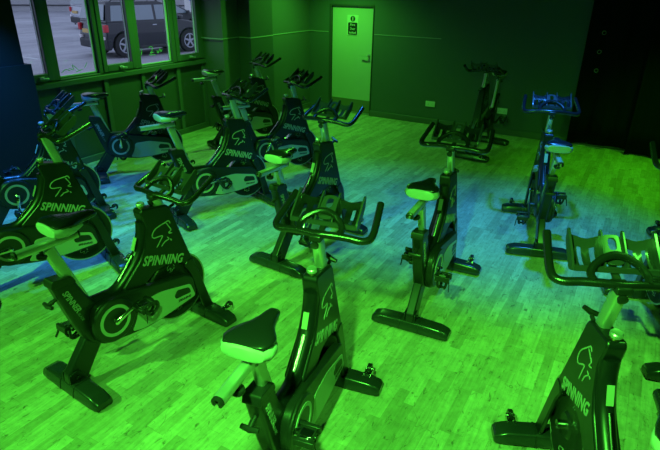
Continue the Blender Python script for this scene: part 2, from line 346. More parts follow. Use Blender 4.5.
for i, (a, b_, opening) in enumerate(panes):
    wn_ = 'window_%d' % (i+1)
    lo = posts[i][1]; hi = posts[i+1][0]; zb = 1.085 if opening else 1.018
    bm = bmesh.new(); xo = XA+0.012 if opening else XA-0.03
    bx(XA-0.07, xo, lo, a, 1.005, ztop-0.05, bm); bx(XA-0.07, xo, b_, hi, 1.005, ztop-0.05, bm)
    bx(XA-0.07, xo, a, b_, 1.005, zb, bm); bx(XA-0.07, xo, a, b_, ztop-0.11, ztop-0.05, bm)
    wo = struct(wn_, bm, M['frameW'], bevel=0.006)
    g = obj('pane', bx(XA-0.052, XA-0.048, a, b_, zb, ztop-0.11), M['glass'], wo, smooth=False)
    bm = bmesh.new()
    if not opening:
        bx(XA-0.047, XA-0.03, b_-0.022, b_-0.001, zb, ztop-0.11, bm); bx(XA-0.047, XA-0.035, a+0.001, a+0.008, zb, ztop-0.11, bm); bx(XA-0.047, XA-0.035, a+0.009, b_-0.023, zb, zb+0.012, bm)
    else: bx(XA-0.047, XA-0.03, b_-0.007, b_-0.001, zb, ztop-0.11, bm)
    obj('glazing_bead', bm, M['bead'], wo, smooth=False)
    if opening:
        ym = (a+b_)/2 if i else 3.50
        bm = bmesh.new(); box(bm, (XA+0.022, ym, 1.045), (0.02, 0.05, 0.03)); tube(bm, [(XA+0.035, ym, 1.045), (XA+0.05, ym, 1.045), (XA+0.055, ym+0.06, 1.035)], 0.009, 8)
        obj('window_handle', bm, M['alu'], wo, bevel=0.003)
# faint marker scribbles on two panes
def scribble(y0, z0, strokes, nm, lab):
    bm = bmesh.new()
    for st in strokes: ribbon(bm, [(p.x, p.y) for p in smoothpath([(a*0.01, b_*0.01, 0) for a, b_ in st], 4)], 0.008, 0.001)
    place(bm, (XA-0.046, y0, z0), (0, 1, 0), (0, 0, 1), (1, 0, 0))
    o = obj(nm, bm, M['marker'], smooth=False); tag(o, lab, 'window writing')
scribble(4.93, 1.14, [[(0, 2), (2, 8), (1, 3), (0, 0)], [(13, 7), (17, 9), (20, 6), (15, 1), (22, 2)], [(26, 4), (28, 0), (32, 5), (33, 1), (36, 4)], [(12, -1), (24, -2)]], 'marker_writing', 'green handwritten marker strokes low on the wide glass pane in front of the parked car')
scribble(3.76, 1.06, [[(2, 0), (8, 3), (14, 1)], [(12, 4), (18, 2), (17, 7), (24, 1)], [(32, 2), (37, 8)], [(20, -1), (30, 1)]], 'marker_writing', 'pale handwritten marker strokes low on the glass pane over empty tarmac')
# ---- the door
d = struct('door_1', bx(-4.605, -3.875, YB+0.02, YB+0.06, 0.006, 1.67), M['door'], bevel=0.003)
bm = bx(-4.65, -4.61, YB-0.012, YB+0.1, 0, 1.70); bx(-3.872, -3.855, YB-0.012, YB+0.1, 0, 1.70, bm); bx(-4.61, -3.872, YB-0.012, YB+0.1, 1.672, 1.70, bm)
obj('door_frame', bm, M['darkgrey'], d, bevel=0.003)
obj('kick_plate', bx(-4.595, -3.885, YB+0.012, YB+0.02, 0.03, 0.235), M['kick'], d, smooth=False)
bm = bmesh.new(); lathe(bm, [(0, 0), (0.022, 0), (0.022, 0.012), (0.009, 0.014), (0.009, 0.05), (0, 0.05)], (-3.93, YB+0.02, 0.955), (0, -1, 0), 16)
tube(bm, [(-3.93, YB-0.03, 0.955), (-3.99, YB-0.034, 0.955), (-4.06, YB-0.028, 0.955)], 0.008, 8)
lathe(bm, [(0, 0), (0.016, 0), (0.016, 0.008), (0, 0.009)], (-3.93, YB+0.02, 0.89), (0, -1, 0), 14)
obj('door_handle', bm, M['alu'], d)
bm = bx(-4.335, -4.135, YB+0.014, YB+0.02, 1.24, 1.545)
sg = obj('fire_door_notice', bm, M['white'], bevel=0.002); tag(sg, 'white fire notice with black panel and round symbol fixed high on the pale door', 'sign')
bm = bmesh.new(); prism(bm, rounded([(-4.318, 1.25), (-4.152, 1.25), (-4.152, 1.435), (-4.318, 1.435)], 0.02), YB+0.0125, YB+0.0138); obj('text_panel', bm, M['signblack'], sg, smooth=False)
bm = bmesh.new(); lathe(bm, [(0, 0), (0.042, 0), (0.042, 0.0013), (0, 0.0013)], (-4.235, YB+0.0138, 1.49), (0, -1, 0), 24); obj('round_symbol', bm, M['signblack'], sg, smooth=False)
bm = bx(-4.242, -4.228, YB+0.011, YB+0.0124, 1.462, 1.518); obj('symbol_mark', bm, M['white'], sg, smooth=False)
for t, zz, wd in (('Fire', 1.385, 0.085), ('Door', 1.325, 0.085), ('locked', 1.268, 0.12)):
    bm = text_bm(t, wd, 0.034, bold=0.01); place(bm, (-4.235-wd/2, YB+0.0124, zz), (1, 0, 0), (0, 0, 1), (0, -1, 0)); obj('lettering', bm, M['white'], sg, smooth=False)
# ---- double sockets on the back wall
for (x0, x1, zc, lab) in ((-2.905, -2.75, 0.315, 'white double wall socket on bare dark wall left of the lone far bike'), (-1.80, -1.655, 0.34, 'white double wall socket partly behind the pedals of the lone far bike')):
    sk = obj('wall_socket', bx(x0, x1, YB-0.012, YB, zc-0.042, zc+0.042), M['white'], bevel=0.004); tag(sk, lab, 'socket')
    for k in (0.28, 0.72):
        bm = bmesh.new(); xc = x0+(x1-x0)*k
        for dx, dz_ in ((-0.012, 0.0), (0.012, 0.0), (0, 0.018)): box(bm, (xc+dx, YB-0.0125, zc-0.012+dz_), (0.007, 0.002, 0.005))
        obj('outlet', bm, M['black'], sk, smooth=False)
# ---- curtains on the right
def curtain(name, x0, x1, yy, z0, amp, per, lab, eyelets=(), flare=0.0):
    bm = bmesh.new(); n = int((x1-x0)/0.025); cols = []
    for i in range(n+1):
        x = x0+(x1-x0)*i/n; col = []
        for k in range(9):
            z = z0+(2.42-z0)*k/8; a = amp*(1.0-0.35*k/8)
            yv = yy+a*math.sin(2*math.pi*x/per+0.5*math.sin(x*3.1)+k*0.05)+0.4*a*math.sin(2*math.pi*x/per*2.3+1.0)
            col.append(bm.verts.new((x-(flare*(1-k/8) if i < 3 else 0), yv, z)))
        cols.append(col)
    for a, b_ in zip(cols, cols[1:]):
        for k in range(8): bm.faces.new((a[k], b_[k], b_[k+1], a[k+1]))
    o = obj(name, bm, M['curtain']); tag(o, lab, 'curtain')
    md = o.modifiers.new('thick', 'SOLIDIFY'); md.thickness = 0.006
    if eyelets:
        for (x, z) in eyelets:
            e = bmesh.new(); tube(e, [(x+0.022*math.cos(t), yy-amp*1.6, z+0.022*math.sin(t)) for t in [2*math.pi*j/16 for j in range(16)]], 0.004, 6, closed=True, up=(0, 1, 0)); obj('eyelet', e, M['eyelet'], o)
    return o
curtain('black_curtain', -0.79, 0.03, YB-0.06, 0.055, 0.025, 0.34, 'black hanging curtain with steel eyelets beside the end of the back wall', ((-0.60, 1.02), (-0.61, 1.25), (-0.60, 1.48)))
curtain('black_curtain', -0.06, 3.5, YB-0.15, 0.02, 0.035, 0.42, 'long black curtain at the far right, running out of the picture')
struct('trim_6', bx(-0.80, 0.0, YB-0.03, YB+0.3, 0, 0.012), M['strip'], smooth=False)
# ================================================================ OUTSIDE
ZG = -0.10
struct('ground_outside', bx(-70, XA-0.2, -30, 75, ZG-0.1, ZG), M['asphalt'], smooth=False)
def line(a, b_, w_, lab):
    a = Vector(a); b_ = Vector(b_); t = (b_-a).normalized(); n = Vector((-t.y, t.x))*w_/2; bm = bmesh.new(); q = []
    for z in (ZG, ZG+0.006): q.append([bm.verts.new((*p, z)) for p in (a+n, b_+n, b_-n, a-n)])
    bm.faces.new(q[1]); 
    for i in range(4): bm.faces.new((q[0][i], q[0][(i+1) % 4], q[1][(i+1) % 4], q[1][i]))
    o = obj('parking_line', bm, M['linepaint'], smooth=False); o['kind'] = 'structure'
line((-16.3, 9.55), (-15.0, 9.5), 0.14, ''); line((-31, 18.0), (-28.5, 18.8), 0.2, ''); line((-14.6, 9.75), (-13.9, 10.1), 0.08, ''); line((-27.5, 16.6), (-24.5, 19.0), 0.10, ''); line((-23, 14.0), (-18.5, 15.6), 0.07, '')
# pale clad building far behind the cars
bw = obj('clad_building', bx(-9, 14, 0, 6, ZG, 6), M['concrete'], smooth=False); bw.location = Vector((-33, 28, 0))*S; bw.rotation_euler = (0, 0, R(45)); tag(bw, 'pale grey horizontally clad building far behind the parked cars', 'building')
bm = bmesh.new()
for k in range(8): bx(-9, 14, -0.06, 0.0, ZG+0.35+k*0.6, ZG+0.42+k*0.6, bm)
obj('cladding_joint', bm, M['cartrim'], bw, smooth=False)
# ---- cars
def make_car(name, loc, rz, paint, suv=True, k=1.0):
    root = empty(name, loc, rz)
    L2 = 1.88; LR = 1.66 if suv else 1.88; wb = 1.085; r = 0.335 if suv else 0.29; W = 0.78; top = 1.52 if suv else 1.25; belt = 0.98 if suv else 0.82
    def arch(cx):
        return [(cx+math.cos(a)*(r+0.06), 0.32+math.sin(a)*(r+0.06)) for a in [math.pi*(1-j/10) for j in range(11)]]
    xf, xr_ = wb+0.05, -wb
    body = [(-LR, 0.35), (-LR+0.02, 0.24), (-1.56, 0.22)] + arch(xr_) + [(xr_+r+0.1, 0.22), (xf-r-0.1, 0.22)] + arch(xf) + [(L2-0.12, 0.24), (L2, 0.34), (L2+0.02, 0.62), (L2-0.10, 0.82), (0.85, belt+0.02), (-LR+0.06, belt), (-LR-0.01, 0.62)]
    bm = bmesh.new(); prism(bm, body[::1], -W, W); obj('car_body', bm, paint, root, bevel=0.04)
    if suv: gh = [(0.95, belt-0.02), (0.42, top-0.06), (0.20, top), (-LR+0.20, top), (-LR+0.04, belt-0.02)]
    else: gh = [(1.05, belt-0.02), (0.30, top-0.03), (0.0, top), (-0.9, top-0.02), (-LR+0.25, belt-0.02)]
    hw = lambda x, z: W-0.01-(z-belt+0.02)*0.24
    bm = bmesh.new(); prism(bm, gh, 0, 0, hw); obj('cabin', bm, paint, root, bevel=0.03)
    def sidewin(poly):
        for s in (-1, 1):
            b2 = bmesh.new(); A = [b2.verts.new((x, s*(hw(x, z)+0.002), z)) for x, z in poly]; B = [b2.verts.new((x, s*(hw(x, z)+0.010), z)) for x, z in poly]
            b2.faces.new(A); b2.faces.new(B[::-1]); n = len(poly)
            for i in range(n): b2.faces.new((A[i], B[i], B[(i+1) % n], A[(i+1) % n]))
            obj('side_window', b2, M['carglass'], root, smooth=False)
    zt = top-0.10; zb = belt+0.04
    if suv:
        sidewin([(0.82, zb), (0.42, zt), (0.02, zt), (0.0, zb)]); sidewin([(-0.08, zb), (-0.06, zt), (-0.78, zt), (-0.82, zb)]); sidewin([(-0.88, zb), (-0.86, zt), (-LR+0.30, zt), (-LR+0.20, zb)])
        ws = [(0.93, belt+0.03), (0.46, top-0.09)]; rw = [(-LR+0.035, belt+0.06), (-LR+0.165, top-0.08)]
    else:
        sidewin([(0.90, zb), (0.32, zt), (-0.15, zt), (-0.15, zb)]); sidewin([(-0.22, zb), (-0.22, zt), (-0.9, zt), (-1.3, zb)])
        ws = [(1.03, belt+0.03), (0.34, top-0.06)]; rw = [(-LR+0.29, belt+0.03), (-1.0, top-0.05)]
    for q, s in ((ws, 1), (rw, -1)):
        b2 = bmesh.new(); (xa, za), (xb, zc) = q; ha, hb = hw(xa, za)-0.06, hw(xb, zc)-0.06; V = []
        for o_ in (0.012, 0.024): V.append([b2.verts.new(p) for p in ((xa+s*o_, -ha, za+o_*.4), (xa+s*o_, ha, za+o_*.4), (xb+s*o_, hb, zc+o_*.4), (xb+s*o_, -hb, zc+o_*.4))])
        b2.faces.new(V[1]); b2.faces.new(V[0][::-1])
        for i in range(4): b2.faces.new((V[0][i], V[0][(i+1) % 4], V[1][(i+1) % 4], V[1][i]))
        obj('windscreen' if s > 0 else 'rear_window', b2, M['carglass'], root, smooth=False)
    for cx in (xf, xr_):
        for s in (-1, 1):
            bm = bmesh.new(); lathe(bm, [(0.19, -0.10), (r, -0.09), (r+0.012, -0.06), (r+0.012, 0.05), (r, 0.08), (r*0.66, 0.085), (r*0.66, 0.06), (0, 0.06)], (cx, s*(W-0.09), r+0.01), (0, s, 0), 28)
            wo = obj('wheel', bm, M['tyre'], root)
            bm = bmesh.new(); c0 = Vector((cx, s*(W-0.02), r+0.01)); lathe(bm, [(r*0.57, 0), (r*0.66, 0), (r*0.66, 0.014), (r*0.57, 0.014), (r*0.57, 0)], c0, (0, s, 0), 28); lathe(bm, [(0, 0), (0.06, 0), (0.05, 0.02), (0, 0.02)], c0, (0, s, 0), 16)
            for j in range(5):
                a = 2*math.pi*j/5+0.3; box(bm, c0+Vector((math.cos(a), 0, math.sin(a)))*r*0.33+Vector((0, s*0.008, 0)), (r*0.58, 0.012, 0.055), Matrix.Rotation(-a, 3, 'Y'))
            obj('alloy_rim', bm, M['carsilver'], wo)
    bm = bx(-LR-0.06, -LR+0.05, -W+0.02, W-0.02, 0.26, 0.50); obj('rear_bumper', bm, M['cartrim'] if suv else paint, root, bevel=0.04)
    bm = bx(L2-0.05, L2+0.05, -W+0.02, W-0.02, 0.26, 0.50); obj('front_bumper', bm, M['cartrim'] if suv else paint, root, bevel=0.04)
    for s in (-1, 1):
        bm = bx(-LR-0.03, -LR+0.10, s*(W-0.11), s*(W+0.004), 0.72, 0.92); obj('tail_light', bm, M['redlamp'], root, bevel=0.015)
        bm = bx(-LR-0.07, -LR-0.0, s*(W-0.20), s*(W-0.06), 0.52, 0.60); obj('reverse_light', bm, M['lamp'], root, bevel=0.01)
        bm = bx(L2-0.12, L2+0.03, s*(W-0.26), s*(W-0.02), 0.60, 0.74); obj('headlight', bm, M['lamp'], root, bevel=0.02)
        bm = bx(0.72, 0.84, s*(W+0.02), s*(W+0.15), belt+0.02, belt+0.14); obj('door_mirror', bm, paint, root, bevel=0.03)
        for xx in (-0.02, -0.85):
            bm = bx(xx-0.14, xx, s*(W-0.005), s*(W+0.015), belt-0.12, belt-0.09); obj('door_handle', bm, M['carsilver'] if suv else M['cartrim'], root, bevel=0.005)
        if suv:
            bm = bx(-0.66, 0.70, s*(W-0.02), s*(W+0.03), 0.22, 0.31); obj('sill_trim', bm, M['cartrim'], root, bevel=0.02)
            bm = bmesh.new(); tube(bm, [(-1.35, s*(W-0.17), top-0.01), (-1.27, s*(W-0.17), top+0.05), (0.1, s*(W-0.17), top+0.05), (0.2, s*(W-0.17), top-0.02)], 0.018, 8); obj('roof_rail', bm, M['cartrim'], root)
    py = 0.30 if suv else 0.0
    pl = obj('number_plate', bx(-LR-0.045 if not suv else -LR-0.04, -LR-0.0, py-0.22, py+0.22, 0.66 if suv else 0.60, 0.77 if suv else 0.70), M['plate'], root, bevel=0.003)
    return root
cA = R(79.4)
c1 = make_car('car', (-13.90, 12.40, ZG), cA, M['carblack'], True); tag(c1, 'dark four-by-four parked side-on outside, filling three window panes', 'car')
c2 = make_car('car', (-22.3, 18.2, ZG), cA, M['carsilver'], True); tag(c2, 'silver car seen from behind, parked beyond the dark four-by-four', 'car')
c3 = make_car('car', (-18.0, 17.0, ZG), cA, M['cartrim'], False); tag(c3, 'low dark car mostly hidden behind the bonnet of the four-by-four', 'car')
# roadside sign board with a roundel
so = empty('sign_board', (-20.4, 22.0, ZG), R(43))
bm = bmesh.new(); prism(bm, rounded([(-0.75, 0.4), (0.75, 0.4), (0.75, 2.7), (-0.75, 2.7)], 0.25), -0.04, 0.04); obj('board', bm, M['white'], so)
bm = bx(-0.6, -0.5, 0.0, 0.08, 0, 1.0); bx(0.5, 0.6, 0.0, 0.08, 0, 1.0, bm); obj('board_post', bm, M['cartrim'], so, smooth=False)
def arcpoly(a0, a1, r0, r1): 
    P = [(math.cos(R(a))*r1, math.sin(R(a))*r1) for a in range(a0, a1+1, 10)]+[(math.cos(R(a))*r0, math.sin(R(a))*r0) for a in range(a1, a0-1, -10)]; return P
for nm, (a0, a1), mm in (('red_swoosh', (60, 230), 'signred'), ('blue_swoosh', (240, 410), 'signblue')):
    bm = bmesh.new(); prism(bm, [(x-0.40, z+1.35) for x, z in arcpoly(a0, a1, 0.10, 0.22)], -0.055, -0.045); obj(nm, bm, M[mm], so, smooth=False)
bm = text_bm('C', 0.28, 0.36, bold=0.02); place(bm, (-0.10, -0.041, 1.18), (1, 0, 0), (0, 0, 1), (0, -1, 0)); obj('lettering', bm, M['signblue'], so, smooth=False)
tag(so, 'white board with red and blue roundel beyond the bonnet of the parked four-by-four', 'sign')
for i, (x, y) in enumerate(((-22.6, 20.6), (-21.6, 22.4), (-25.2, 18.2))):
    bm = bmesh.new(); lathe(bm, [(0, ZG), (0.035, ZG), (0.035, 2.2), (0.025, 2.26), (0, 2.27)], (x, y, 0), (0, 0, 1), 12); o = obj('metal_post', bm, M['cartrim']); tag(o, ['dark upright post rising behind the front door of the four-by-four', 'dark upright post seen through the rightmost window pane beside the white board', 'dark upright post rising over the rear roof of the four-by-four'][i], 'post', 'dark posts behind the parked cars')
# ================================================================ THE BIKES
CR = Vector((-0.108, 0, 0.346))
hwf = lambda x, z: 0.036+(0.86-z)*0.030
def make_bike():
    root = empty('exercise_bike', (0, 0, 0))
    P = {}
    # --- feet
    def foot(xc, name):
        bm = bmesh.new(); secs = []
        for y, hb, ht, h in ((-0.252, 0.044, 0.036, 0.045), (-0.240, 0.053, 0.043, 0.058), (-0.19, 0.057, 0.044, 0.074), (-0.062, 0.058, 0.045, 0.078), (0.062, 0.058, 0.045, 0.078), (0.19, 0.057, 0.044, 0.074), (0.240, 0.053, 0.043, 0.058), (0.252, 0.044, 0.036, 0.045)):
            pr = rounded([(-hb, 0.012), (hb, 0.012), (hb, 0.03), (ht, h), (-ht, h), (-hb, 0.03)], 0.012, 3)
            secs.append([bm.verts.new((xc+p.x, y, p.y)) for p in pr])
        for a, b_ in zip(secs, secs[1:]):
            n = len(a)
            for j in range(n): bm.faces.new((a[j], a[(j+1) % n], b_[(j+1) % n], b_[j]))
        bm.faces.new(secs[0][::-1]); bm.faces.new(secs[-1])
        f = obj(name, bm, M['foot'], root)
        bm = bmesh.new()
        for s in (-1, 1):
            pr = rounded([(-0.0605, 0.012), (0.0605, 0.012), (0.0605, 0.03), (0.047, 0.0805), (-0.047, 0.0805), (-0.0605, 0.03)], 0.012, 3)
            bm = bmesh.new(); A = [bm.verts.new((xc+p.x, s*0.058, p.y)) for p in pr]; B = [bm.verts.new((xc+p.x, s*0.064, p.y)) for p in pr]; bm.faces.new(A); bm.faces.new(B[::-1])
            for j in range(len(A)): bm.faces.new((A[j], B[j], B[(j+1) % len(A)], A[(j+1) % len(A)]))
            obj('foot_seam', bm, M['black'], f)
        for s in (-1, 1):
            bm = bmesh.new(); lathe(bm, [(0, 0), (0.022, 0), (0.022, 0.008), (0.008, 0.010), (0.008, 0.02), (0, 0.02)], (xc, s*0.20, 0.0), (0, 0, 1), 14); obj('levelling_pad', bm, M['rubber'], f)
        return f
    foot(-0.345, 'rear_foot'); ff = foot(0.571, 'front_foot')
    for s in (-1, 1):
        bm = bmesh.new(); lathe(bm, [(0, -0.012), (0.026, -0.012), (0.029, -0.008), (0.029, 0.008), (0.026, 0.012), (0, 0.012)], (0.640, s*0.165, 0.085), (0, 1, 0), 20)
        wh = obj('transport_wheel', bm, M['rubber'], root)
        bm = bmesh.new(); box(bm, (0.618, s*0.165-0.018, 0.072), (0.055, 0.005, 0.03)); box(bm, (0.618, s*0.165+0.018, 0.072), (0.055, 0.005, 0.03)); lathe(bm, [(0, -0.022), (0.009, -0.022), (0.009, 0.022), (0, 0.022)], (0.640, s*0.165, 0.085), (0, 1, 0), 10)
        obj('wheel_bracket', bm, M['chrome'], wh, bevel=0.001)
    # --- rear strut + bracket
    bm = bmesh.new(); prism(bm, rounded([(-0.250, 0.30), (-0.165, 0.235), (-0.290, 0.055), (-0.335, 0.045), (-0.39, 0.06), (-0.388, 0.125)], 0.015), -0.028, 0.028)
    st = obj('rear_strut', bm, M['frame'], root, bevel=0.008)
    for s in (-1, 1):
        bm = bmesh.new(); prism(bm, rounded([(-0.39, 0.05), (-0.30, 0.05), (-0.30, 0.10), (-0.335, 0.145), (-0.39, 0.13)], 0.015), s*0.029, s*0.037); lathe(bm, [(0, 0), (0.012, 0), (0.012, 0.008), (0, 0.010)], (-0.345, s*0.037, 0.10), (0, s, 0), 12)
        obj('foot_bracket', bm, M['frame'], st, bevel=0.002)
    # --- seat tube
    bm = bmesh.new(); prism(bm, rounded([(-0.372, 0.655), (-0.360, 0.672), (-0.262, 0.660), (-0.250, 0.640), (-0.205, 0.535), (-0.12, 0.42), (-0.10, 0.26), (-0.19, 0.215), (-0.255, 0.275), (-0.30, 0.40)], 0.02), -0.034, 0.034)
    tb = obj('seat_tube', bm, M['frame'], root, bevel=0.014, segs=3)
    sdir = Vector((0.105, 0, -0.28)).normalized(); nrm = Vector((0.28, 0, 0.105)).normalized()
    for s in (-1, 1):
        o0 = Vector((-0.332, s*0.0345, 0.605)) if s < 0 else Vector((-0.228, s*0.0345, 0.405))
        u = sdir if s < 0 else -sdir; v = nrm if s < 0 else nrm
        if s > 0: o0 = Vector((-0.318, s*0.0345, 0.61)); u = sdir; v = -nrm; o0 = o0+nrm*0.035
        bm = text_bm('SPINNER', 0.150, 0.033, shear=0.25, bold=0.02); place(bm, o0, u, v, (0, s, 0)); obj('lettering', bm, M['letter'], tb, smooth=False)
        bm = text_bm('BLADE', 0.058, 0.014, shear=0.25, bold=0.01); place(bm, o0+u*0.156, u, v, (0, s, 0)); obj('small_lettering', bm, M['dimletter'], tb, smooth=False)
    bm = bmesh.new(); prism(bm, rounded([(-0.378, 0.645), (-0.366, 0.690), (-0.262, 0.676), (-0.247, 0.636)], 0.012), -0.038, 0.038); obj('tube_collar', bm, M['black'], tb, bevel=0.01)
    bm = bmesh.new(); lathe(bm, [(0, 0), (0.010, 0), (0.010, 0.028), (0.013, 0.03), (0.011, 0.055), (0, 0.056)], (-0.338, 0, 0.575), (-0.93, 0, -0.30), 14)
    tube(bm, [(-0.392, -0.036, 0.556), (-0.396, 0, 0.555), (-0.392, 0.036, 0.556)], [0.010, 0.013, 0.010], 10); obj('seat_pull_pin', bm, M['black'], root)
    # --- brace from the seat tube to the down tube, and the down tube
    bm = bmesh.new(); tube(bm, smoothpath([(-0.25, 0, 0.47), (-0.12, 0, 0.462), (-0.03, 0, 0.465), (0.06, 0, 0.53), (0.14, 0, 0.62), (0.182, 0, 0.72), (0.195, 0, 0.80)], 5), 0.036, 14, up=(0, 1, 0), ell=0.95)
    dt = obj('down_tube', bm, M['frame'], root)
    bm = bmesh.new(); u = Vector((0.042, 0, 0.10)).normalized(); n = Vector((-0.92, 0, 0.39)).normalized(); box(bm, (0, 0, 0), (0.075, 0.026, 0.003)); 
    mr = Matrix((u, Vector((0, 1, 0)), n)).transposed()
    for q in bm.verts: q.co = mr @ q.co + Vector((0.1245, 0, 0.688))
    obj('white_label', bm, M['sticker'], dt, smooth=False)
    bm = bmesh.new(); tube(bm, [(0.098, -0.004, 0.632), (0.045, -0.004, 0.572), (-0.01, -0.004, 0.515)], 0.009, 8, up=(0, 1, 0), ell=0.4); obj('bright_strip', bm, M['chrome'], dt)
    # --- main frame: head, text panel and fork
    poly = rounded([(0.168, 0.862), (0.182, 0.882), (0.350, 0.858), (0.368, 0.836), (0.398, 0.730), (0.462, 0.520), (0.505, 0.385), (0.47, 0.37), (0.435, 0.425), (0.385, 0.485), (0.29, 0.497), (0.20, 0.485), (0.115, 0.43), (0.02, 0.43), (-0.01, 0.475), (0.125, 0.60), (0.160, 0.66), (0.192, 0.765)], 0.018, 4)
    bm = bmesh.new(); prism(bm, poly, 0, 0, hwf); fr = obj('frame', bm, M['frame'], root, bevel=0.008)
    bm = bmesh.new()
    for s in (-1, 1):
        prism(bm, rounded([(0.44, 0.47), (0.48, 0.47), (0.520, 0.35), (0.560, 0.22), (0.605, 0.075), (0.60, 0.05), (0.545, 0.05), (0.535, 0.08), (0.48, 0.27), (0.45, 0.37), (0.41, 0.44)], 0.015), s*0.032, s*0.052)
    fk = obj('fork', bm, M['frame'], root, bevel=0.006)
    uT = Vector((0.286, 0, -0.095)).normalized(); vT = Vector((0.08, 0, 0.286)).normalized()
    tilt = lambda s: Vector((0, s, 0.030)).normalized()
    def onside(bm, o0, u, v, s):
        for q in bm.verts:
            p = o0+u*q.co.x+v*q.co.y; q.co = Vector((p.x, s*(hwf(p.x, p.z)+0.0006+q.co.z), p.z))
        return bm
    for s in (-1, 1):
        bm = text_bm('SPINNING', 0.290, 0.060, shear=0.3, bold=0.03, space=1.08)
        if s < 0: onside(bm, Vector((0.128, 0, 0.560)), uT, vT, s)
        else: onside(bm, Vector((0.418, 0, 0.465)), -uT, vT, s)
        obj('lettering', bm, M['letter'], fr, smooth=False)
        bm = emblem_bm(0.00122); 
        onside(bm, Vector((0.288, 0, 0.700)), uT if s < 0 else -uT, vT, s)
        obj('cyclist_emblem', bm, M['letter'], fr, smooth=False)
    # --- flywheel
    fc = (0.372, 0, 0.305)
    bm = bmesh.new(); lathe(bm, [(0, -0.020), (0.05, -0.020), (0.06, -0.010), (0.165, -0.010), (0.178, -0.016), (0.206, -0.016), (0.206, 0.016), (0.178, 0.016), (0.165, 0.010), (0.06, 0.010), (0.05, 0.020), (0, 0.020)], fc, (0, 1, 0), 56); fw = obj('flywheel', bm, M['wheel'], root)
    bm = bmesh.new(); ringflat(bm, fc, 0.2055, 0.215, -0.0165, 0.0165, 56); obj('machined_rim', bm, M['rim'], fw)
    for s in (-1, 1):
        bm = emblem_bm(0.0005, 0.004); place(bm, (0.36, s*0.0105, 0.160), (-s, 0, 0), (0, 0, 1), (0, s, 0)); obj('cyclist_emblem', bm, M['letter'], fw, smooth=False)
        bm = emblem_bm(0.0005, 0.004); place(bm, (0.34, s*0.0105, 0.448), (-s, 0, 0), (0, 0, 1), (0, s, 0)); obj('cyclist_emblem', bm, M['dimletter'], fw, smooth=False)
    bm = bmesh.new(); lathe(bm, [(0, -0.052), (0.02, -0.052), (0.02, 0.052), (0, 0.052)], fc, (0, 1, 0), 16); obj('hub', bm, M['chrome'], fw)
    bm = bx(0.24, 0.33, -0.024, 0.024, 0.475, 0.60); obj('brake_pad', bm, M['black'], root, bevel=0.006)
    # --- chain guard on the right side
    g = rounded([(-0.235, 0.36, 0.10), (-0.20, 0.47, 0.08), (-0.06, 0.478, 0.08), (0.08, 0.452, 0.05), (0.40, 0.395, 0.05), (0.445, 0.36, 0.03), (0.465, 0.235, 0.03), (0.42, 0.205, 0.03), (0.10, 0.185, 0.05), (-0.02, 0.20, 0.05), (-0.10, 0.213, 0.05), (-0.21, 0.235, 0.09)], 0.05, 7)
    bm = bmesh.new(); prism(bm, g, -0.074, -0.030); cg = obj('chain_guard', bm, M['black'], root, bevel=0.010, segs=3)
    lp = rounded([(0.045, 0.365, 0.03), (0.20, 0.372, 0.03), (0.42, 0.322, 0.02), (0.452, 0.225, 0.02), (0.36, 0.215, 0.05), (0.22, 0.198, 0.05), (0.06, 0.198, 0.05), (-0.015, 0.218, 0.02), (0.03, 0.28, 0.05)], 0.03, 5)
    bm = bmesh.new(); prism(bm, lp, -0.0765, -0.070); gp = obj('guard_panel', bm, M['silver'], cg, bevel=0.0015)
    bm = bmesh.new(); prism(bm, rounded([(0.292, 0.295), (0.315, 0.325), (0.405, 0.305), (0.418, 0.265), (0.30, 0.272)], 0.014, 4), -0.079, -0.072); obj('guard_slot', bm, M['black'], cg, bevel=0.001)
    bm = text_bm('SPINNING', 0.10, 0.016, shear=0.2, bold=0.02); place(bm, (0.315, -0.0768, 0.240), (0.99, 0, -0.06), (0.06, 0, 0.99), (0, -1, 0)); obj('small_lettering', bm, M['black'], cg, smooth=False)
    bm = bmesh.new(); lathe(bm, [(0, 0), (0.128, 0), (0.128, 0.010), (0.120, 0.016), (0, 0.016)], (CR.x, -0.070, CR.z+0.002), (0, -1, 0), 48); obj('crank_cover', bm, M['black'], cg)
    bm = bmesh.new(); ringflat(bm, (CR.x, 0, CR.z+0.002), 0.074, 0.092, -0.0885, -0.085, 48); obj('crank_ring', bm, M['ring'], cg)
    bm = bmesh.new(); lathe(bm, [(0, 0), (0.10, 0), (0.095, 0.016), (0.03, 0.03), (0, 0.03)], (CR.x, 0.032, CR.z), (0, 1, 0), 32); obj('bearing_cover', bm, M['black'], root)
    # --- cranks and pedals
    for s in (-1, 1):
        bm = bmesh.new(); tube(bm, [(-0.012, s*0.098, 0), (0.0, s*0.10, 0), (0.07, s*0.104, 0), (0.148, s*0.106, 0), (0.160, s*0.106, 0)], [0.012, 0.019, 0.012, 0.013, 0.009], 12, ell=0.65); lathe(bm, [(0, 0.02), (0.016, 0.02), (0.016, 0.108), (0.008, 0.114), (0, 0.114)], (0, 0, 0), (0, s, 0), 16)
        P['crank', s] = obj('crank_arm', bm, M['black'] if s > 0 else M['chrome'], root)
        bm = bmesh.new(); box(bm, (0, s*0.050, 0), (0.080, 0.066, 0.024)); box(bm, (-0.036, s*0.050, 0.0), (0.018, 0.086, 0.036)); box(bm, (0.038, s*0.050, 0.0), (0.018, 0.086, 0.036)); cyl(bm, (0, 0, 0), (0, s*0.09, 0), 0.009, 10)
        pd = obj('pedal', bm, M['black'], root, bevel=0.003)
        bm = bmesh.new(); box(bm, (0, s*0.050, 0.014), (0.036, 0.050, 0.008)); box(bm, (-0.026, s*0.050, 0.018), (0.010, 0.040, 0.012)); box(bm, (0, s*0.050, -0.014), (0.036, 0.050, 0.008)); obj('cleat_plate', bm, M['chrome'], pd, bevel=0.001)
        bm = bmesh.new()
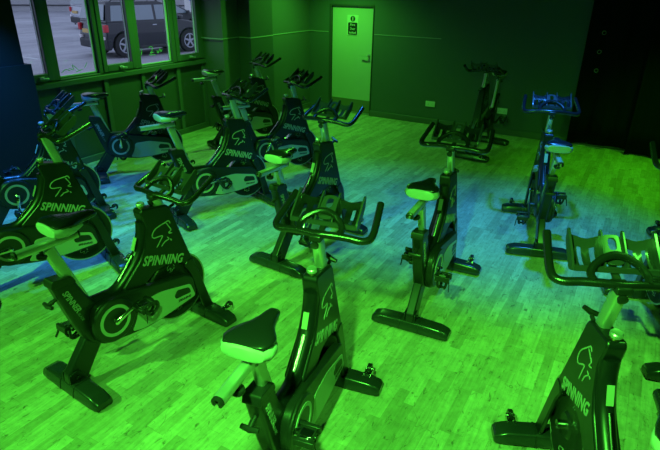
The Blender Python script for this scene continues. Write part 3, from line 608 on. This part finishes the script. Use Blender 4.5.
        for yy in (0.020, 0.074): tube(bm, smoothpath([(0.036, s*yy, 0.0), (0.062, s*yy, -0.018), (0.064, s*(yy*0.7+0.014), -0.052), (0.030, s*(yy*0.5+0.0235), -0.078), (0.0, s*(yy*0.7+0.014), -0.070), (-0.012, s*yy, -0.040), (-0.010, s*yy, -0.008)], 4), 0.0085, 6)
        tube(bm, [(0.064, s*0.028, -0.052), (0.066, s*0.047, -0.050), (0.064, s*0.066, -0.052)], 0.009, 6); tube(bm, [(0.030, s*0.033, -0.078), (0.030, s*0.061, -0.078)], 0.009, 6)
        obj('toe_cage', bm, M['black'], pd)
        bm = bmesh.new(); tube(bm, smoothpath([(-0.02, s*0.086, 0.004), (-0.03, s*0.094, -0.02), (-0.038, s*0.098, -0.045), (-0.050, s*0.101, -0.070)], 4), 0.006, 6, ell=0.35); obj('strap', bm, M['strap'], pd)
        P['pedal', s] = pd
    # --- seat post, slide, saddle
    pa = Vector((-0.35, 0, 1.0)).normalized()
    bm = bmesh.new(); pb = Vector((-0.323, 0, 0.815)); Mx = Matrix((Vector((pa.z, 0, -pa.x)), Vector((0, 1, 0)), pa)).transposed(); ln = 0.36
    pr = rounded([(-0.030, -0.018), (0.030, -0.018), (0.030, 0.018), (-0.030, 0.018)], 0.011, 3)
    A = [bm.verts.new(pb+Mx @ Vector((p.x, p.y, 0.015))) for p in pr]; B = [bm.verts.new(pb+Mx @ Vector((p.x, p.y, -ln))) for p in pr]; bm.faces.new(A); bm.faces.new(B[::-1])
    for j in range(len(A)): bm.faces.new((A[j], B[j], B[(j+1) % len(A)], A[(j+1) % len(A)]))
    P['post'] = obj('seat_post', bm, M['alu'], root)
    bm = bmesh.new(); pr = rounded([(-0.020, 0.832), (0.020, 0.832), (0.020, 0.869), (-0.020, 0.869)], 0.012, 4)
    A = [bm.verts.new((-0.538, p.x, p.y)) for p in pr]; B = [bm.verts.new((-0.240, p.x, p.y)) for p in pr]; bm.faces.new(A); bm.faces.new(B[::-1])
    for j in range(len(A)): bm.faces.new((A[j], B[j], B[(j+1) % len(A)], A[(j+1) % len(A)]))
    sl = obj('seat_slide', bm, M['alu'], root); P['slide'] = sl
    for xe in (-0.544, -0.236):
        bm = bmesh.new(); tube(bm, [(xe, -0.0145*math.sin(R(-150+k_*15)), 0.8505+0.0135*math.cos(R(-150+k_*15))) for k_ in range(21)], 0.0085, 6, up=(1, 0, 0), ell=1.0)
        obj('end_cap', bm, M['black'], sl)
    bm = bmesh.new(); lathe(bm, [(0, 0), (0.008, 0), (0.008, 0.02), (0.024, 0.024), (0.026, 0.036), (0.020, 0.046), (0, 0.048)], (-0.425, 0, 0.833), (0, 0, -1), 18); obj('slide_knob', bm, M['black'], sl)
    def loft(secs, m, name, par):
        bm = bmesh.new(); rg = []
        for x, hw_, zt_, zb_ in secs:
            zc = (zt_+zb_)/2; hh = (zt_-zb_)/2; ring = []
            for j in range(20):
                a = 2*math.pi*j/20; ca, sa = math.cos(a), math.sin(a)
                ring.append(bm.verts.new((x, hw_*math.copysign(abs(ca)**0.75, ca), zc+hh*math.copysign(abs(sa)**0.75, sa))))
            rg.append(ring)
        for a, b_ in zip(rg, rg[1:]):
            for j in range(20): bm.faces.new((a[j], a[(j+1) % 20], b_[(j+1) % 20], b_[j]))
        bm.faces.new(rg[0][::-1]); bm.faces.new(rg[-1]); return obj(name, bm, m, par)
    sd = loft([(-0.380, 0.050, 0.953, 0.938), (-0.374, 0.078, 0.957, 0.932), (-0.345, 0.092, 0.963, 0.925), (-0.305, 0.090, 0.964, 0.912), (-0.270, 0.073, 0.961, 0.905), (-0.240, 0.053, 0.957, 0.903), (-0.20, 0.036, 0.955, 0.905), (-0.160, 0.028, 0.952, 0.908), (-0.135, 0.023, 0.946, 0.912), (-0.122, 0.012, 0.936, 0.918)], M['vinyl'], 'saddle', root); P['saddle'] = sd
    loft([(-0.390, 0.050, 0.944, 0.908), (-0.384, 0.080, 0.950, 0.892), (-0.356, 0.099, 0.952, 0.882), (-0.315, 0.098, 0.946, 0.880), (-0.278, 0.080, 0.932, 0.882), (-0.245, 0.056, 0.918, 0.886), (-0.215, 0.036, 0.908, 0.892)], M['trimv'], 'saddle_tail', sd)
    bm = bmesh.new(); box(bm, (-0.30, 0, 0.874), (0.06, 0.03, 0.022)); tube(bm, [(-0.36, 0.022, 0.884), (-0.18, 0.018, 0.892), (-0.16, 0, 0.905), (-0.18, -0.018, 0.892), (-0.36, -0.022, 0.884)], 0.004, 6); obj('saddle_clamp', bm, M['black'], sd)
    # --- handlebar post, knobs
    pa = Vector((-0.30, 0, 1.0)).normalized(); pb = Vector((0.266, 0, 1.015)); Mx = Matrix((Vector((pa.z, 0, -pa.x)), Vector((0, 1, 0)), pa)).transposed()
    bm = bmesh.new(); pr = rounded([(-0.030, -0.021), (0.030, -0.021), (0.030, 0.021), (-0.030, 0.021)], 0.013, 3)
    A = [bm.verts.new(pb+Mx @ Vector((p.x, p.y, 0.01))) for p in pr]; B = [bm.verts.new(pb+Mx @ Vector((p.x, p.y, -0.32))) for p in pr]; bm.faces.new(A); bm.faces.new(B[::-1])
    for j in range(len(A)): bm.faces.new((A[j], B[j], B[(j+1) % len(A)], A[(j+1) % len(A)]))
    P['hpost'] = obj('handlebar_post', bm, M['alu'], root)
    bm = bmesh.new(); lathe(bm, [(0, 0), (0.014, 0), (0.014, 0.012), (0, 0.013)], (0.204, 0, 0.866), (-0.12, 0, 1), 18); lathe(bm, [(0.010, 0.010), (0.016, 0.012), (0.016, 0.02), (0.010, 0.022), (0.010, 0.010)], (0.204, 0, 0.866), (-0.12, 0, 1), 18)
    kn = obj('resistance_knob_collar', bm, M['brass'], root)
    bm = bmesh.new(); lathe(bm, [(0, 0.022), (0.018, 0.022), (0.023, 0.028), (0.023, 0.040), (0.019, 0.045), (0.010, 0.043), (0, 0.043)], (0.204, 0, 0.866), (-0.12, 0, 1), 22); obj('knob_cap', bm, M['alu'], kn)
    bm = bmesh.new(); lathe(bm, [(0, 0), (0.009, 0), (0.009, 0.06), (0, 0.06)], (0.362, 0, 0.815), (0.95, 0, 0.25), 12); tube(bm, [(0.430, -0.030, 0.832), (0.436, 0, 0.838), (0.440, 0.030, 0.858)], [0.010, 0.013, 0.010], 10); obj('handlebar_pull_pin', bm, M['black'], root)
    # --- handlebar
    half = [(0.258, 0.0, 1.035), (0.268, 0.06, 1.034), (0.284, 0.13, 1.026), (0.292, 0.185, 1.018), (0.312, 0.216, 1.020), (0.350, 0.224, 1.033), (0.42, 0.218, 1.062), (0.480, 0.211, 1.088), (0.519, 0.206, 1.106)]
    pts = [(x, -y, z) for x, y, z in half[::-1]]+half[1:]
    bm = bmesh.new(); tube(bm, smoothpath(pts, 4), 0.0165, 12, up=(0, 0, 1)); hb = obj('handlebar', bm, M['rubber'], root); P['bar'] = hb
    bm = bmesh.new(); tube(bm, smoothpath([(0.270, -0.090, 1.036), (0.305, -0.097, 1.050), (0.330, -0.080, 1.072), (0.352, -0.040, 1.094), (0.360, 0, 1.102), (0.352, 0.040, 1.094), (0.330, 0.080, 1.072), (0.305, 0.097, 1.050), (0.270, 0.090, 1.036)], 4), 0.0145, 10, up=(0, 0, 1)); obj('centre_loop', bm, M['rubber'], hb)
    bm = bmesh.new(); box(bm, (0.268, 0, 1.022), (0.075, 0.055, 0.03)); box(bm, (0.33, 0, 1.035), (0.10, 0.028, 0.016), Matrix.Rotation(-0.35, 3, 'Y')); obj('bar_clamp', bm, M['black'], hb, bevel=0.006)
    bm = bmesh.new(); lathe(bm, [(0, 0), (0.007, 0), (0.007, 0.02), (0.017, 0.022), (0.019, 0.034), (0, 0.04)], (0.262, 0, 1.0), (-0.9, 0, -0.3), 14); obj('clamp_knob', bm, M['black'], hb)
    # media tray with slots
    bm = bmesh.new()
    def surf(y, t):       # t 0 rear/bottom .. 1 front/top
        wv = 0.006*math.cos(max(0, abs(y)-0.03)/0.12*2*math.pi)
        return Vector((0.335+0.105*t+0.012*math.sin(t*math.pi)+wv*0.5*t, y, 1.052+0.080*t-0.014*math.sin(t*math.pi)+wv*t))
    ys = [0.034, 0.045, 0.060, 0.078, 0.092, 0.108, 0.122, 0.134, 0.150]; ts = [0, 0.12, 0.28, 0.5, 0.72, 0.86, 1.0]
    for s in (-1, 1):
        bm = bmesh.new(); V = {(i, j): bm.verts.new(surf(s*y, t)) for i, y in enumerate(ys) for j, t in enumerate(ts)}
        for i in range(len(ys)-1):
            for j in range(len(ts)-1):
                if j in (1, 2, 3) and i in (2, 5): continue
                bm.faces.new((V[i, j], V[i+1, j], V[i+1, j+1], V[i, j+1]))
        bmesh.ops.solidify(bm, geom=bm.faces[:], thickness=0.006); obj('media_tray', bm, M['tray'], hb, bevel=0.0)
    bm = bmesh.new()
    for s in (-1, 1):
        A = [(0.335, s*0.150, 1.050), (0.465, s*0.150, 1.158)]; 
        prism_pts = rounded([(0.325, 1.045), (0.335, 1.073), (0.445, 1.163), (0.458, 1.155), (0.445, 1.105), (0.36, 1.035)], 0.01, 3); prism(bm, prism_pts, s*0.148, s*0.156); prism(bm, prism_pts, s*0.036, s*0.042)
    box(bm, (0.330, 0, 1.056), (0.012, 0.30, 0.020)); obj('tray_wall', bm, M['tray'], hb)
    # centre holder with an oval hole
    bm = bmesh.new(); o_ = [(0.036*math.copysign(abs(math.cos(a))**0.5, math.cos(a)), 0.062*math.copysign(abs(math.sin(a))**0.5, math.sin(a))) for a in [2*math.pi*j/24 for j in range(24)]]
    i_ = [(0.015*math.copysign(abs(math.cos(a))**0.7, math.cos(a)), 0.024+0.026*math.copysign(abs(math.sin(a))**0.7, math.sin(a))) for a in [2*math.pi*j/24 for j in range(24)]]
    uu = Vector((0, 1, 0)); vv = Vector((0.80, 0, 0.60)); nn = Vector((-0.60, 0, 0.80)); c0 = Vector((0.402, 0, 1.098))
    rr = [[bm.verts.new(c0+uu*a+vv*b_+nn*h) for a, b_ in q] for q, h in ((o_, 0), (i_, 0), (i_, 0.010), (o_, 0.010))]
    for k in range(4):
        A, B = rr[k], rr[(k+1) % 4]
        for j in range(24): bm.faces.new((A[j], A[(j+1) % 24], B[(j+1) % 24], B[j]))
    obj('phone_holder', bm, M['tray'], hb)
    return root, P
def copy_tree(o, par=None, mp=None):
    c = o.copy(); C.objects.link(c); mp[o.name] = c
    if par is not None: c.parent = par
    for ch in list(o.children): copy_tree(ch, c, mp)
    return c
bike0, P0 = make_bike()
specs = [
 # x, y, heading, bar dz, seat dz, seat dx, right crank angle, label
 (-2.267, 1.632, 85.1, -0.103, 0.019, 0.065, 21, 'large near-left indoor bike, whole side and both feet in view, low handlebar'),
 (-1.030, 1.507, 99.8, 0.011, -0.017, -0.035, 147, 'nearest indoor bike at the bottom centre, its rear foot cut off by the picture edge'),
 (-0.996, 3.092, 94.0, 0.017, 0.015, -0.005, 170, 'indoor bike right of centre standing alone, seen from behind with green saddle tail'),
 (-0.563, 4.573, 106.0, 0.020, -0.005, -0.025, 22, 'blue-lit indoor bike at the right, seen from behind in front of the black curtain'),
 (-2.134, 3.296, 86.7, 0.008, -0.041, 0.012, -120, 'indoor bike at centre, rear foot on the green floor just behind the nearest handlebar'),
 (0.182, 1.690, 113.7, 0.037, 0.0, 0.0, 10, 'indoor bike at the bottom right corner with large handlebar and tray in view'),
 (-4.842, 3.921, 59.0, -0.047, -0.031, -0.031, 90, 'indoor bike under the windows with blue-lit saddle and rear foot'),
 (-3.294, 3.525, 69.2, 0.037, 0.052, -0.048, 5, 'indoor bike left of centre whose saddle stands in front of the window bike'),
 (-3.419, 4.636, 64.6, -0.011, -0.009, -0.007, 60, 'indoor bike with full side showing just left of and behind the centre bike'),
 (-4.548, 5.500, 66.5, 0.006, 0.053, -0.050, 30, 'indoor bike farthest back on the left, by the stepped wall'),
 (-3.518, 1.851, 68.0, 0.039, 0.0, 0.0, 185, 'indoor bike at the left edge in front, green handlebar, behind the large near-left bike'),
 (-4.425, 2.465, 68.4, -0.034, 0.0, 0.0, -95, 'blue-lit indoor bike at the left edge, farther one, against the dark pier'),
 (-1.722, 7.102, -91.7, 0.017, 0.028, -0.006, -20, 'lone dark indoor bike at the far wall, facing the camera'),
 (0.473, 3.425, 108.8, 0.024, 0.0, 0.0, 200, 'indoor bike cut off by the right picture edge, one handlebar horn in view'),
 (0.73, 4.74, 110.0, 0.0, 0.0, 0.0, 60, 'indoor bike almost wholly beyond the right picture edge, one foot end in view'),
]
def pose(root, P, sp):
    x, y, a, hdz, sdz, sdx, ca, lab = sp
    root.location = (x*S, y*S, 0); root.rotation_euler = (0, 0, R(a))
    for k in ('hpost', 'bar'): P[k].location = Vector((-0.30*hdz, 0, hdz))*S
    P['post'].location = Vector((-0.35*sdz, 0, sdz))*S
    for k in ('slide', 'saddle'): P[k].location = Vector((-0.35*sdz+sdx, 0, sdz))*S
    for s in (-1, 1):
        t = R(ca) if s < 0 else R(ca+180)
        P['crank', s].location = CR*S; P['crank', s].rotation_euler = (0, -t, 0)
        P['pedal', s].location = (CR+Vector((0.148*math.cos(t), s*0.106, 0.148*math.sin(t))))*S
        P['pedal', s].rotation_euler = (0, R(random.uniform(-25, 25)), 0)
    tag(root, lab, 'exercise bike', 'indoor bikes on the studio floor')
bikes = []
for i, sp in enumerate(specs):
    if i == 0: continue
    mp = {}; r = copy_tree(bike0, None, mp); Pc = {k: mp[v.name] for k, v in P0.items()}
    pose(r, Pc, sp); bikes.append(r)
pose(bike0, P0, specs[0])
